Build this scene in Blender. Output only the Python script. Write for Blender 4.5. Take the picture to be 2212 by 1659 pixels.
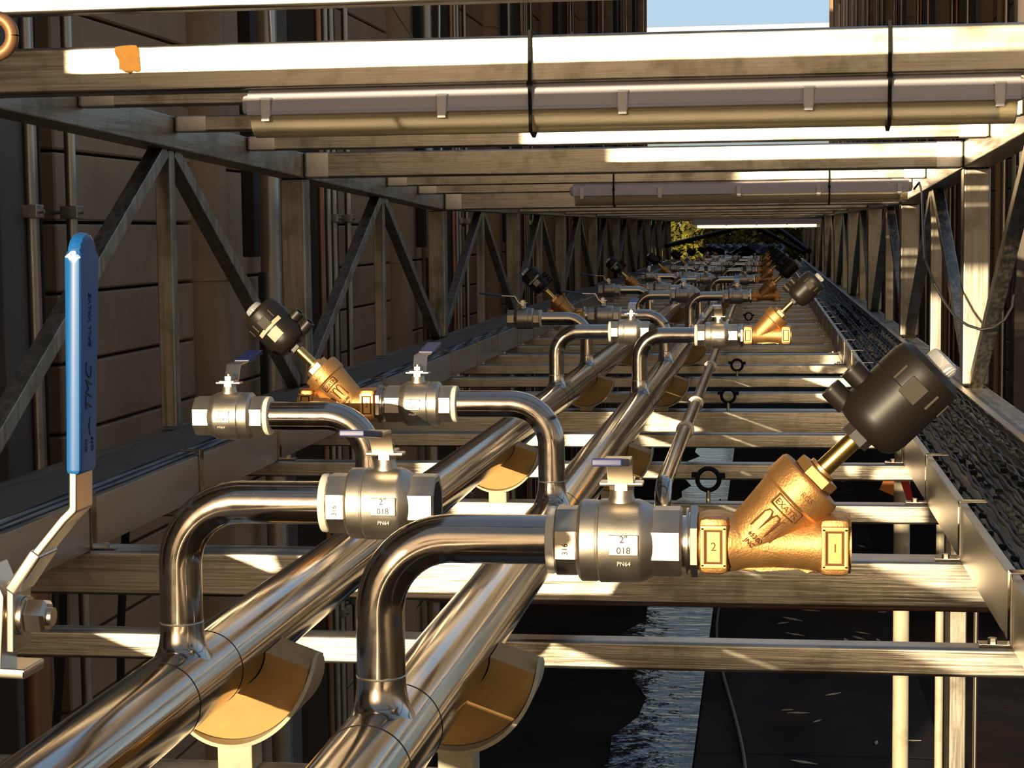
import bpy, bmesh, math, random
from mathutils import Vector as V, Matrix as M4
random.seed(7)
scn = bpy.context.scene
for o in list(bpy.data.objects): bpy.data.objects.remove(o)
COL = scn.collection
PI = math.pi
# ------------------------------------------------------------------ camera
YAW, PITCH, ROLL, FPX = 0.1390658, 0.0847254, -0.0115, 3900.0
f = V((-math.sin(YAW)*math.cos(PITCH), math.cos(YAW)*math.cos(PITCH), -math.sin(PITCH)))
r0 = V((math.cos(YAW), math.sin(YAW), 0)); u0 = r0.cross(f)
rr = r0*math.cos(ROLL) + u0*math.sin(ROLL); uu = u0*math.cos(ROLL) - r0*math.sin(ROLL)
cd = bpy.data.cameras.new('camera'); cam = bpy.data.objects.new('camera', cd); COL.objects.link(cam)
cd.sensor_width = 36.0; cd.lens = FPX/2212*36.0; cd.clip_start = .05; cd.clip_end = 400
cam.matrix_world = M4(((rr.x, uu.x, -f.x, 0), (rr.y, uu.y, -f.y, 0), (rr.z, uu.z, -f.z, 0), (0, 0, 0, 1)))
scn.camera = cam
cd.dof.use_dof = False
# ------------------------------------------------------------------ light
scn.view_settings.view_transform = 'Standard'; scn.view_settings.look = 'None'
scn.view_settings.exposure = 0.0; scn.view_settings.gamma = 1.0; scn.view_settings.use_curve_mapping = False
SUN_AZ, SUN_EL = math.radians(16.3), math.radians(5.9)
sd = V((math.sin(SUN_AZ)*math.cos(SUN_EL), math.cos(SUN_AZ)*math.cos(SUN_EL), -math.sin(SUN_EL)))   # travel direction
sl = bpy.data.lights.new('sun', 'SUN'); sl.energy = 8.5; sl.angle = math.radians(.53); sl.color = (1, .80, .53)
so = bpy.data.objects.new('sun', sl); COL.objects.link(so); so.rotation_euler = sd.to_track_quat('-Z', 'Y').to_euler()
so.location = (-8, -20, 6)
w = bpy.data.worlds.new('sky'); scn.world = w; w.use_nodes = True
nt = w.node_tree; nt.nodes.clear()
def N(nt, t, **k):
    n = nt.nodes.new(t)
    for a, b in k.items():
        if a.startswith('i_'): n.inputs[a[2:].replace('_', ' ')].default_value = b
        else: setattr(n, a, b)
    return n
def ramp(nt, stops, interp='LINEAR'):
    n = nt.nodes.new('ShaderNodeValToRGB'); n.color_ramp.interpolation = interp
    e = n.color_ramp.elements
    while len(e) < len(stops): e.new(.5)
    for q, (p, c) in zip(e, stops): q.position = p; q.color = (*c, 1) if len(c) == 3 else c
    return n
tc = N(nt, 'ShaderNodeTexCoord'); sx = N(nt, 'ShaderNodeSeparateXYZ'); nt.links.new(tc.outputs['Generated'], sx.inputs[0])
mr = N(nt, 'ShaderNodeMapRange'); mr.inputs[1].default_value = -.15; mr.inputs[2].default_value = 1
nt.links.new(sx.outputs['Z'], mr.inputs[0])
rp = ramp(nt, [(0, (.06, .05, .04)), (.125, (.12, .10, .08)), (.14, (.60, .53, .46)), (.18, (.58, .70, .78)), (.25, (.46, .66, .84)), (.36, (.30, .52, .82)), (.55, (.25, .42, .70)), (1, (.17, .27, .46))])
nt.links.new(mr.outputs[0], rp.inputs[0])
rw = ramp(nt, [(0, (.06, .045, .03)), (.125, (.13, .10, .07)), (.14, (.55, .41, .28)), (.20, (.42, .35, .265)), (.32, (.33, .295, .245)), (.6, (.22, .23, .25)), (1, (.17, .22, .32))])
nt.links.new(mr.outputs[0], rw.inputs[0])
dt = N(nt, 'ShaderNodeVectorMath', operation='DOT_PRODUCT'); nt.links.new(tc.outputs['Generated'], dt.inputs[0]); dt.inputs[1].default_value = -sd
m2 = N(nt, 'ShaderNodeMapRange', interpolation_type='SMOOTHSTEP'); m2.inputs[1].default_value = .85; m2.inputs[2].default_value = 1; nt.links.new(dt.outputs['Value'], m2.inputs[0])
m3 = N(nt, 'ShaderNodeMapRange', interpolation_type='SMOOTHSTEP'); m3.inputs[1].default_value = -.75; m3.inputs[2].default_value = .25; nt.links.new(dt.outputs['Value'], m3.inputs[0])
sk = N(nt, 'ShaderNodeMix', data_type='RGBA'); nt.links.new(m3.outputs[0], sk.inputs[0]); nt.links.new(rp.outputs[0], sk.inputs[6]); nt.links.new(rw.outputs[0], sk.inputs[7])
gl = N(nt, 'ShaderNodeMix', data_type='RGBA', blend_type='ADD'); gl.inputs[0].default_value = 1
wm = N(nt, 'ShaderNodeMix', data_type='RGBA', blend_type='MIX'); wm.inputs[6].default_value = (0, 0, 0, 1); wm.inputs[7].default_value = (1.5, 1.0, .55, 1)
nt.links.new(m2.outputs[0], wm.inputs[0]); nt.links.new(sk.outputs[2], gl.inputs[6]); nt.links.new(wm.outputs[2], gl.inputs[7])
bg = N(nt, 'ShaderNodeBackground'); bg.inputs[1].default_value = 1.0; nt.links.new(gl.outputs[2], bg.inputs[0])
ow = N(nt, 'ShaderNodeOutputWorld'); nt.links.new(bg.outputs[0], ow.inputs[0])
# ------------------------------------------------------------------ materials
MATS = {}
def mat(name, col, metal=0.0, rough=.5, var=.0, vscale=(8, 8, 8), bump=0., bscale=None, rvar=0., emis=None, dirt=None, dscale=3., coat=0., detail=4, spec=None, alpha=None, trans=0., ior=1.45, aniso=0., bdist=.002):
    m = bpy.data.materials.new(name); m.use_nodes = True; t = m.node_tree; L = t.links
    b = t.nodes['Principled BSDF']
    b.inputs['Metallic'].default_value = metal; b.inputs['Roughness'].default_value = rough; b.inputs['Base Color'].default_value = (*col, 1)
    b.inputs['Coat Weight'].default_value = coat; b.inputs['IOR'].default_value = ior
    if spec is not None: b.inputs['Specular IOR Level'].default_value = spec
    if trans: b.inputs['Transmission Weight'].default_value = trans
    if aniso: b.inputs['Anisotropic'].default_value = aniso
    tcn = N(t, 'ShaderNodeTexCoord'); mp = N(t, 'ShaderNodeMapping'); mp.inputs['Scale'].default_value = vscale
    L.new(tcn.outputs['Object'], mp.inputs[0])
    n = N(t, 'ShaderNodeTexNoise'); n.inputs['Scale'].default_value = 1; n.inputs['Detail'].default_value = detail; L.new(mp.outputs[0], n.inputs[0])
    last = None
    if var:
        a = tuple(max(0, c*(1-var)) for c in col); c2 = tuple(min(1, c*(1+var*.6)) for c in col)
        rn = ramp(t, [(.3, a), (.7, c2)]); L.new(n.outputs['Fac'], rn.inputs[0]); last = rn.outputs[0]
    if dirt:
        n2 = N(t, 'ShaderNodeTexNoise'); n2.inputs['Scale'].default_value = dscale; n2.inputs['Detail'].default_value = 6; n2.inputs['Roughness'].default_value = .65
        L.new(tcn.outputs['Object'], n2.inputs[0]); r2 = ramp(t, [(.48, (0, 0, 0)), (.68, (1, 1, 1))]); L.new(n2.outputs['Fac'], r2.inputs[0])
        mx = N(t, 'ShaderNodeMix', data_type='RGBA'); L.new(r2.outputs[0], mx.inputs[0]); mx.inputs[7].default_value = (*dirt, 1)
        if last: L.new(last, mx.inputs[6])
        else: mx.inputs[6].default_value = (*col, 1)
        last = mx.outputs[2]
    if last: L.new(last, b.inputs['Base Color'])
    if rvar:
        mm = N(t, 'ShaderNodeMapRange'); mm.inputs[1].default_value = .3; mm.inputs[2].default_value = .7; mm.inputs[3].default_value = rough-rvar; mm.inputs[4].default_value = rough+rvar
        L.new(n.outputs['Fac'], mm.inputs[0]); L.new(mm.outputs[0], b.inputs['Roughness'])
    if bump:
        n3 = N(t, 'ShaderNodeTexNoise'); mp3 = N(t, 'ShaderNodeMapping'); mp3.inputs['Scale'].default_value = bscale or vscale; L.new(tcn.outputs['Object'], mp3.inputs[0]); L.new(mp3.outputs[0], n3.inputs[0])
        n3.inputs['Scale'].default_value = 1; n3.inputs['Detail'].default_value = 5
        bp = N(t, 'ShaderNodeBump'); bp.inputs['Strength'].default_value = bump; bp.inputs['Distance'].default_value = bdist; L.new(n3.outputs['Fac'], bp.inputs['Height']); L.new(bp.outputs[0], b.inputs['Normal'])
    if emis: b.inputs['Emission Color'].default_value = (*emis[:3], 1); b.inputs['Emission Strength'].default_value = emis[3]
    MATS[name] = m; return m
mat('stainless', (.49, .43, .36), 1, .13, var=.08, vscale=(40, 3, 40), rvar=.04)
mat('stainless_dull', (.50, .45, .37), 1, .42, var=.08, vscale=(30, 30, 30), rvar=.04, bump=.2, bscale=(700, 700, 700), bdist=.0004)
mat('chrome', (.66, .59, .49), 1, .25)
mat('beam_x', (.50, .46, .385), 1, .38, var=.4, vscale=(3, 40, 80), rvar=.10, bump=.35, bscale=(6, 80, 160), dirt=(.25, .225, .165), dscale=9)
mat('beam_y', (.40, .365, .30), 1, .43, var=.3, vscale=(40, 3, 80), rvar=.08, bump=.25, bscale=(80, 6, 160), dirt=(.22, .20, .15), dscale=8)
mat('beam_z', (.40, .365, .30), 1, .43, var=.35, vscale=(80, 40, 3), rvar=.08, bump=.25, bscale=(80, 80, 6), dirt=(.22, .20, .15), dscale=8)
mat('tray_metal', (.58, .53, .45), 1, .38, var=.1, vscale=(6, 1.5, 6), rvar=.06)
mat('weld_clean', (.74, .70, .64), 1, .38, var=.1, vscale=(20, 20, 20))
mat('lid_metal', (.17, .145, .115), 0, .85, var=.1, spec=.05)
mat('bronze', (.54, .285, .10), .85, .46, var=.14, vscale=(60, 60, 60), bump=.6, bscale=(420, 420, 420), bdist=.0009)
mat('bronze_raised', (.66, .38, .14), .85, .36, var=.05)
mat('bronze_dark', (.12, .045, .01), 0, .8)
mat('brass', (.78, .52, .16), 1, .24)
mat('plastic_black', (.012, .0095, .007), 0, .42, spec=.35)
mat('plastic_cap', (.035, .03, .026), 0, .45)
mat('pad_tan', (.04, .033, .022), 0, .6, spec=.3)
mat('clear_cap', (.9, .9, .88), 0, .08, trans=.75)
mat('ptfe', (.66, .62, .52), 0, .6, bump=.3, bscale=(200, 200, 200))
mat('blue_vinyl', (.010, .11, .34), 0, .36, var=.06)
mat('navy_vinyl', (.006, .02, .12), 0, .4)
mat('ink', (.012, .02, .06), 0, .6)
mat('cream_paint', (.50, .45, .31), 0, .5, var=.08, bump=.1, dirt=(.36, .31, .20), dscale=9)
mat('foam', (.42, .245, .075), 0, .75, var=.10, vscale=(30, 30, 30), bump=.2)
mat('foam_pale', (.62, .50, .32), 0, .8)
mat('tape_orange', (.30, .125, .001), 0, .7, var=.15, vscale=(40, 40, 40))
mat('copper_hook', (.30, .15, .07), .5, .5)
mat('copper', (.38, .21, .13), .8, .4, var=.2)
mat('lamp_grey', (.56, .52, .54), 0, .38, var=.04)
mat('lamp_clip', (.60, .56, .55), .2, .35)
mat('lamp_lens', (.90, .82, .62), 0, .16, trans=.72, ior=1.3, bump=.5, bscale=(3, 250, 250), bdist=.0008)
mat('lamp_tray', (.80, .66, .42), 0, .5)
mat('tube_off', (.85, .82, .74), 0, .3)
mat('tube_lit', (1, .98, .9), 0, .3, emis=(1, .95, .82, 9))
mat('green_cap', (.10, .35, .22), 0, .5)
mat('rubber', (.010, .010, .010), 0, .6, spec=.15)
mat('cable_grey', (.10, .095, .09), 0, .5)
mat('cable_dark', (.016, .015, .015), 0, .5, spec=.25)
mat('cable_pale', (.20, .20, .20), 0, .55, var=.5, vscale=(4, 6, 4))
mat('wall_tan', (.36, .235, .135), 0, .75, var=.12, vscale=(3, 3, 1), bump=.1, bscale=(20, 20, 20), dirt=(.27, .17, .095), dscale=1.5, spec=.2)
mat('wall_tan_pale', (.42, .28, .165), 0, .7, var=.08, vscale=(2, 2, 1), spec=.2)
mat('wall_dark', (.09, .06, .04), 0, .8, var=.2)
mat('wall_grey', (.13, .105, .085), 0, .7, var=.15, vscale=(2, 2, 1))
mat('duct_black', (.012, .008, .006), 0, .6)
mat('ground', (.035, .028, .023), 0, 1, var=.3, vscale=(1.5, 1.5, 1.5), bump=.3, bscale=(30, 30, 30), bdist=.01, dirt=(.07, .035, .02), dscale=.5, spec=.05)
mat('slab', (.045, .038, .034), 0, .95, var=.3, vscale=(2, .6, 2), dirt=(.075, .045, .03), dscale=.8, spec=.08)
mat('water', (.02, .03, .04), 0, .02, bump=.9, bscale=(3, 7, 5), bdist=.035, ior=2.4)
mat('bark', (.02, .016, .012), 0, .8)
mat('leaf', (.16, .15, .02), 0, .7, var=.7, vscale=(3, 3, 3))
mat('roof_white', (.75, .74, .72), 0, .5)
mat('roof_blue', (.06, .12, .20), 0, .5)
mat('red_tag', (.65, .03, .03), 0, .5)
mat('orange_tag', (.75, .22, .03), 0, .5)
mat('tarp', (.05, .06, .10), 0, .35, var=.3, vscale=(4, 4, 4), bump=.8, bscale=(6, 6, 6), bdist=.05)
mat('label_cream', (.80, .74, .55), 0, .5)
mat('hose', (.25, .22, .2), 0, .6)
# ------------------------------------------------------------------ mesh helpers
class MB:
    def __init__(s, mx=None): s.bm = bmesh.new(); s.M = mx or M4()
    def _add(s, tmp, mx=None):
        if mx: bmesh.ops.transform(tmp, matrix=mx, verts=tmp.verts)
        bmesh.ops.transform(tmp, matrix=s.M, verts=tmp.verts)
        me = bpy.data.meshes.new('t'); tmp.to_mesh(me); tmp.free(); s.bm.from_mesh(me); bpy.data.meshes.remove(me); return s
    def box(s, c, d, bev=0., rot=None, seg=2):
        t = bmesh.new(); bmesh.ops.create_cube(t, size=1); bmesh.ops.scale(t, vec=d, verts=t.verts)
        if bev: bmesh.ops.bevel(t, geom=t.edges[:], offset=bev, segments=seg, affect='EDGES', profile=.5)
        return s._add(t, M4.Translation(c) @ (rot.to_4x4() if rot else M4()))
    def bar(s, p0, p1, wy, wz, up=(0, 0, 1), bev=0.):          # rectangular bar between two points
        p0, p1 = V(p0), V(p1); d = p1-p0; L = d.length; x = d.normalized(); y = V(up).cross(x).normalized(); z = x.cross(y)
        R = M4((x, y, z)).transposed().to_3x3() if False else M4(((x.x, y.x, z.x), (x.y, y.y, z.y), (x.z, y.z, z.z)))
        return s.box((p0+p1)/2, (L, wy, wz), bev, R)
    def lathe(s, pts, p0=(0, 0, 0), d=(0, 0, 1), seg=32, ang0=0., cap=True):
        t = bmesh.new(); d = V(d).normalized(); q = V((0, 0, 1)).rotation_difference(d) if d.z > -.9999 else M4.Rotation(PI, 3, 'X').to_quaternion()
        rings = []
        for r, h in pts:
            rings.append([t.verts.new((r*math.cos(ang0+2*PI*k/seg), r*math.sin(ang0+2*PI*k/seg), h)) for k in range(seg)] if r > 1e-6 else [t.verts.new((0, 0, h))])
        for a, b in zip(rings, rings[1:]):
            if len(a) == 1 and len(b) == 1: continue
            for k in range(seg):
                k2 = (k+1) % seg
                if len(a) == 1: t.faces.new((a[0], b[k], b[k2]))
                elif len(b) == 1: t.faces.new((a[k], a[k2], b[0]))
                else: t.faces.new((a[k], a[k2], b[k2], b[k]))
        if cap:
            for rg in (rings[0], rings[-1]):
                if len(rg) > 2: t.faces.new(rg)
        return s._add(t, M4.Translation(p0) @ q.to_matrix().to_4x4())
    def cyl(s, p0, p1, r, r2=None, seg=24, ang0=0.):
        p0, p1 = V(p0), V(p1); return s.lathe([(r, 0), (r if r2 is None else r2, (p1-p0).length)], p0, p1-p0, seg, ang0)
    def tube(s, path, r, seg=12, cap=True, rf=None):
        t = bmesh.new(); P = [V(p) for p in path]; n = len(P); rings = []
        tan = [(P[min(i+1, n-1)]-P[max(i-1, 0)]).normalized() for i in range(n)]
        ref = V((0, 0, 1)) if abs(tan[0].z) < .9 else V((0, 1, 0)); nx = tan[0].cross(ref).normalized()
        for i in range(n):
            nx = (nx - tan[i]*nx.dot(tan[i])).normalized(); ny = tan[i].cross(nx); rad = rf(i/(n-1)) if rf else r
            rings.append([t.verts.new(P[i]+nx*rad*math.cos(2*PI*k/seg)+ny*rad*math.sin(2*PI*k/seg)) for k in range(seg)])
        for a, b in zip(rings, rings[1:]):
            for k in range(seg): t.faces.new((a[k], a[(k+1) % seg], b[(k+1) % seg], b[k]))
        if cap: t.faces.new(rings[0]); t.faces.new(rings[-1])
        return s._add(t)
    def prism(s, poly, o, ax, ay, depth, bev=0.):              # polygon (u,v) on axes ax, ay, extruded by depth along ax x ay
        t = bmesh.new(); ax, ay = V(ax), V(ay); az = ax.cross(ay).normalized(); o = V(o)
        A = [t.verts.new(o+ax*u+ay*v) for u, v in poly]; B = [t.verts.new(o+ax*u+ay*v+az*depth) for u, v in poly]; n = len(poly)
        t.faces.new(A[::-1]); t.faces.new(B)
        for k in range(n): t.faces.new((A[k], A[(k+1) % n], B[(k+1) % n], B[k]))
        if bev: bmesh.ops.bevel(t, geom=t.edges[:], offset=bev, segments=2, affect='EDGES', profile=.5)
        return s._add(t)
    def strip(s, prof, width_axis, width, th, o=(0, 0, 0)):     # bent flat bar: centre line prof of 3-D points, given width and thickness
        t = bmesh.new(); P = [V(p) for p in prof]; wa = V(width_axis).normalized(); n = len(P); R = []
        for i in range(n):
            d1 = (P[i]-P[i-1]).normalized() if i else (P[1]-P[0]).normalized(); d2 = (P[i+1]-P[i]).normalized() if i < n-1 else d1
            n1, n2 = wa.cross(d1).normalized(), wa.cross(d2).normalized(); b = (n1+n2).normalized(); k = th/2/max(.3, b.dot(n1))
            R.append([t.verts.new(P[i]+wa*sx_*width/2+b*sy_*k) for sx_, sy_ in ((-1, -1), (1, -1), (1, 1), (-1, 1))])
        for a, c in zip(R, R[1:]):
            for k in range(4): t.faces.new((a[k], a[(k+1) % 4], c[(k+1) % 4], c[k]))
        t.faces.new(R[0]); t.faces.new(R[-1])
        e = [x for x in t.edges if x.calc_length() > 1e-6]
        bmesh.ops.bevel(t, geom=e, offset=th*.22, segments=2, affect='EDGES', profile=.5)
        return s._add(t, M4.Translation(o))
    def build(s, name, material, parent=None, ang=35, loc=None, **kw):
        bm = s.bm; bmesh.ops.remove_doubles(bm, verts=bm.verts, dist=1e-6) if kw.get('weld') else None
        bmesh.ops.recalc_face_normals(bm, faces=bm.faces)
        if loc is not None: bmesh.ops.translate(bm, vec=-V(loc), verts=bm.verts)
        for fc in bm.faces: fc.smooth = True
        ca = math.radians(ang)
        for e in bm.edges:
            if len(e.link_faces) == 2 and e.calc_face_angle(0) > ca: e.smooth = False
        me = bpy.data.meshes.new(name); bm.to_mesh(me); bm.free()
        me.materials.append(MATS[material]); o = bpy.data.objects.new(name, me); COL.objects.link(o)
        if loc is not None: o.location = loc
        if kw.get('wn', True):
            md = o.modifiers.new('weighted_normal', 'WEIGHTED_NORMAL'); md.keep_sharp = True; md.weight = 60
        if parent: o.parent = parent
        return o
def tag(o, label=None, cat=None, group=None, kind=None):
    for k, v in (('label', label), ('category', cat), ('group', group), ('kind', kind)):
        if v: o[k] = v
    return o
def empty(name, loc, rz=0., **kw):
    o = bpy.data.objects.new(name, None); COL.objects.link(o); o.location = loc; o.rotation_euler = (0, 0, rz); o.empty_display_size = .05
    return tag(o, **kw)
def copy_tree(o, parent=None):
    c = o.copy(); COL.objects.link(c)
    if parent: c.parent = parent
    for ch in KIDS(o): copy_tree(ch, c)
    return c
def KIDS(o): return [x for x in bpy.data.objects if x.parent is o]
def text(name, s, size, o, ax, ay, material, parent, depth=.0006, mx=None, shear=0., align='CENTER'):
    cu = bpy.data.curves.new('txt', 'FONT'); cu.body = s; cu.size = size; cu.extrude = depth; cu.align_x = align; cu.align_y = 'CENTER'; cu.shear = shear
    cu.resolution_u = 3; t = bpy.data.objects.new('txt', cu); me = bpy.data.meshes.new_from_object(t); bpy.data.objects.remove(t)
    ax, ay = V(ax).normalized(), V(ay).normalized(); az = ax.cross(ay)
    me.transform(M4(((ax.x, ay.x, az.x, o[0]), (ax.y, ay.y, az.y, o[1]), (ax.z, ay.z, az.z, o[2]), (0, 0, 0, 1))))
    me.materials.clear(); me.materials.append(MATS[material]); ob = bpy.data.objects.new(name, me); COL.objects.link(ob); ob.parent = parent; return ob
ORD = ['first', 'second', 'third', 'fourth', 'fifth', 'sixth', 'seventh', 'eighth', 'ninth', 'tenth', 'eleventh', 'twelfth', 'thirteenth', 'fourteenth', 'fifteenth', 'sixteenth', 'seventeenth', 'eighteenth', 'nineteenth', 'twentieth']
def ordn(k):
    if k < 20: return ORD[k]
    tens = {2: 'twenty', 3: 'thirty', 4: 'forty'}[(k+1)//10]; u = (k+1) % 10
    return ORD[k] if k < 20 else (tens+'-'+ORD[u-1] if u else {3: 'thirtieth', 4: 'fortieth'}.get((k+1)//10, tens))
STEP = .787; Y0 = 3.022; BAY = STEP*4; YA = Y0+STEP          # YA: first thick frame, 3.809
FLOOR = -.70; XL, XR = -1.79, .74                            # inner faces of the two side trusses
YEND = 36.0
def chord_z(Y): return .215+(6.957-Y)*.030 if Y < 10.2 else .120+min(.02, (Y-10.2)*.004)
# ------------------------------------------------------------------ the setting: ground, walls, distance
GZ = -3.6
g = MB().box((0, 30, GZ-.1), (16, 100, .2)).build('ground', 'ground'); tag(g, kind='structure')
sb = MB()
for k in range(12): sb.box((.37, 2.0+4.02*k, GZ+.03), (1.66, 4.0, .06), .01)
tag(sb.build('ground_slab', 'slab'), kind='structure')
wv = MB()
pts = []; random.seed(3)
LN = 60
for i in range(LN+1): pts.append((-1.02+.10*math.sin(i*.9)+.06*math.sin(i*2.3)+(-.12 if i > 25 else 0), 1+i*.55))
poly = pts+[(-.475, 1+LN*.55), (-.475, 1)]
wv.prism([(x, y) for x, y in poly], (0, 0, GZ+.002), (1, 0, 0), (0, 1, 0), .006)
tag(wv.build('puddle', 'water'), 'long rippling puddle on the dark ground reflecting blue sky', 'puddle', kind='stuff')
# leaves and litter on the slab
def leaf_bits():
    b = MB(); random.seed(11)
    for k in range(70):
        x = random.uniform(.05, 1.1); y = random.uniform(9, 26); a = random.uniform(0, 3); l = random.uniform(.04, .13)
        b.prism([(-l, 0), (0, l*.25), (l, 0), (0, -l*.2)], (x, y, GZ+.061), (math.cos(a), math.sin(a), 0), (-math.sin(a), math.cos(a), 0), .004)
    return b.build('leaf_litter', 'foam_pale')
tag(leaf_bits(), 'pale dead leaves scattered on the dark slab', 'leaves', kind='stuff')
tag(MB().tube([(-.15+.10*math.sin(i*.35)-.012*i, 9+i*.5, GZ+.075) for i in range(30)], .012, 8).build('garden_hose', 'hose'), 'thin grey hose snaking along the dark slab below', 'hose')
WXL = -2.75
def wall_module(y0, wx, sgn, par, pale=False):
    """cladding, recess and columns of one 4.7 m wall module; sgn +1: faces +X"""
    b = MB(); zt, zb = 9.0, GZ; rows = int((zt-zb)/.281)
    for r in range(rows+1):
        z = zb+r*.281+.14
        b.box((wx-sgn*.05, y0+1.20, z), (.10, 1.70, .268), .008, seg=1)
    b.build('cladding', 'wall_tan', par)
    b = MB()
    for r in range(rows//2+1):
        b.box((wx-sgn*.08, y0+3.10, zb+r*.562+.28), (.10, 1.42, .548), .008, seg=1)
    b.build('cladding', 'wall_tan_pale', par)
    b = MB().cyl((wx-sgn*.05, y0+2.22, zb), (wx-sgn*.05, y0+2.22, zt), .17, seg=32)
    for r in range(0, rows, 4): b.cyl((wx-sgn*.05, y0+2.22, zb+r*.281), (wx-sgn*.05, y0+2.22, zb+r*.281+.02), .178, seg=32)
    b.build('column', 'wall_tan', par)
    MB().box((wx-sgn*.12, y0+3.95, (zt+zb)/2), (.16, .25, zt-zb), .01).build('column', 'wall_grey', par)
    MB().box((wx-sgn*.02, y0-.20, (zt+zb)/2), (.2, .30, zt-zb), .01).build('column', 'wall_grey', par)
    return par
wl = MB().box((WXL-.35, 22.75, 2.7), (.3, 46.5, 12.6)).build('wall_left', 'wall_dark'); tag(wl, kind='structure')
for m in range(9): wall_module(-.6+.05+4.7*m-4.7*0+ (6.45+.0-.0) - 7.0 + .6 if False else 6.45-4.7+4.7*m, WXL, 1, wl)
b = MB()
for r in range(36): b.box((WXL-.05, .6, GZ+r*.281+.14), (.10, 2.2, .268), .008, seg=1)
b.build('cladding', 'wall_tan', wl)
WXR = 2.25
wr = MB().box((WXR+.35, 41.5, 2.7), (.3, 51, 12.6)).build('wall_right', 'wall_dark'); tag(wr, kind='structure')
for m in range(10): wall_module(16.6+4.7*m, WXR, -1, wr)
# vertical pipes on the left wall
pc = 0
for m in range(8):
    y0 = 6.45-4.7+4.7*m
    for dy, r_, mt, zlo in ((-.13, .020, 'stainless_dull', GZ), (-.06, .012, 'cable_dark', GZ), (.26, .022, 'stainless_dull', GZ), (4.25, .022, 'copper', GZ), (4.42, .020, 'stainless_dull', GZ), (4.60, .016, 'copper', GZ)):
        if y0+dy < 6.2: continue
        root = empty('wall_pipe', (WXL+.10, y0+dy, GZ), label='thin vertical pipe on the left wall, %s along from the camera' % ordn(pc), cat='pipe', group='vertical pipes on the left wall'); pc += 1
        MB().cyl((0, 0, 0), (0, 0, 9.9), r_, seg=12).build('pipe', mt, root)
        if r_ > .015 and dy < 1:
            for z in (3.69, 6.3, 1.2):
                c = MB().box((-.0, 0, z), (.07, .07, .05), .004)
                c.cyl((-.09, .0, z), (.05, .0, z), .008, seg=8).build('pipe_clamp', 'stainless_dull', root)
    root = empty('downpipe', (WXL+.12, y0+2.66, -.12), label='black square downpipe on the left wall, %s along from the camera' % ordn(m), cat='downpipe', group='black downpipes')
    MB().box((0, 0, 3.2), (.07, .10, 6.4), .008).build('downpipe_section', 'duct_black', root)
    MB().box((.05, .01, -.42), (.035, .04, .68), .004).build('downpipe_section', 'duct_black', root)
    root = empty('vent_duct', (WXL+.08, y0+3.17, GZ), label='round metal duct on the left wall, %s along from the camera' % ordn(m), cat='duct', group='round wall ducts')
    d = MB().cyl((0, 0, 0), (0, 0, 10), .056, seg=24)
    for z in (1, 2.3, 3.35, 4.2, 5.4, 6.6): d.cyl((0, 0, z), (0, 0, z+.04), .061, seg=24)
    d.build('duct_run', 'stainless_dull', root)
    root = empty('lanyard', (WXL+.35, y0+2.28, .3), label='hanging steel wire by the left wall, %s along from the camera' % ordn(m), cat='wire', group='hanging wires')
    MB().tube([(0, .02*math.sin(i*.8), .2+i*.12) for i in range(44)], .009, 6).build('wire', 'chrome', root)
    MB().tube([(0, -1.9+1.9*i/10, .85+.35*(1-i/10)**1.5+.1*i/10) for i in range(11)], .006, 6).build('wire', 'chrome', root)
for m in range(8):
    y0 = 16.6+4.7*m
    for q, (dy, r_, mt) in enumerate(((.1, .03, 'stainless_dull'), (.5, .03, 'wall_tan_pale'), (3.2, .03, 'stainless_dull'), (4.3, .025, 'copper'))):
        root = empty('wall_pipe', (WXR-.12, y0+dy, GZ), label='thin vertical pipe on the right wall, %s along from the camera' % ordn(m*4+q), cat='pipe', group='vertical pipes on the right wall')
        MB().cyl((0, 0, 0), (0, 0, 9.9), r_, seg=12).build('pipe', mt, root)
# distant building closing the alley, trees in front of it
root = empty('distant_building', (0, 78, GZ), label='distant flat-roofed building closing the far end of the alley', cat='building')
MB().box((0, 2, 5.9), (60, 4, 11.8)).build('facade', 'roof_blue', root)
MB().box((0, 1.9, 11.95), (61, 4.6, .34), .05).build('parapet', 'roof_white', root)
def foliage(cx, cy, cz, rx, ry, rz, n, seed):
    random.seed(seed); b = MB()
    t = bmesh.new()
    for k in range(n):
        while True:
            p = V((random.uniform(-1, 1), random.uniform(-1, 1), random.uniform(-1, 1)))
            if .35 < p.length < 1: break
        c = V((cx+p.x*rx, cy+p.y*ry, cz+p.z*rz)); a = V([random.gauss(0, 1) for _ in range(3)]).normalized(); q = a.orthogonal().normalized(); s_ = random.uniform(.05, .13)
        v = [t.verts.new(c+a*s_), t.verts.new(c+q*s_*.5), t.verts.new(c-a*s_), t.verts.new(c-q*s_*.5)]; t.faces.new(v)
    b._add(t); return b
for k, (x, y, z) in enumerate(((-2.3, 52, -.3), (-1.0, 54, -.5), (.35, 51, -.2))):
    root = empty('bush_tree', (x, y, GZ), label=('%s yellow-green tree at the far end of the alley' % ('left', 'middle', 'right')[k]), cat='tree', group='trees at the far end')
    foliage(0, 0, z-GZ, 1.2, 1.0, 1.4, 5200, 30+k).build('foliage', 'leaf', root)
    MB().cyl((0, 0, 0), (0, 0, 3), .12, .06, 10).build('trunk', 'bark', root)
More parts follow.
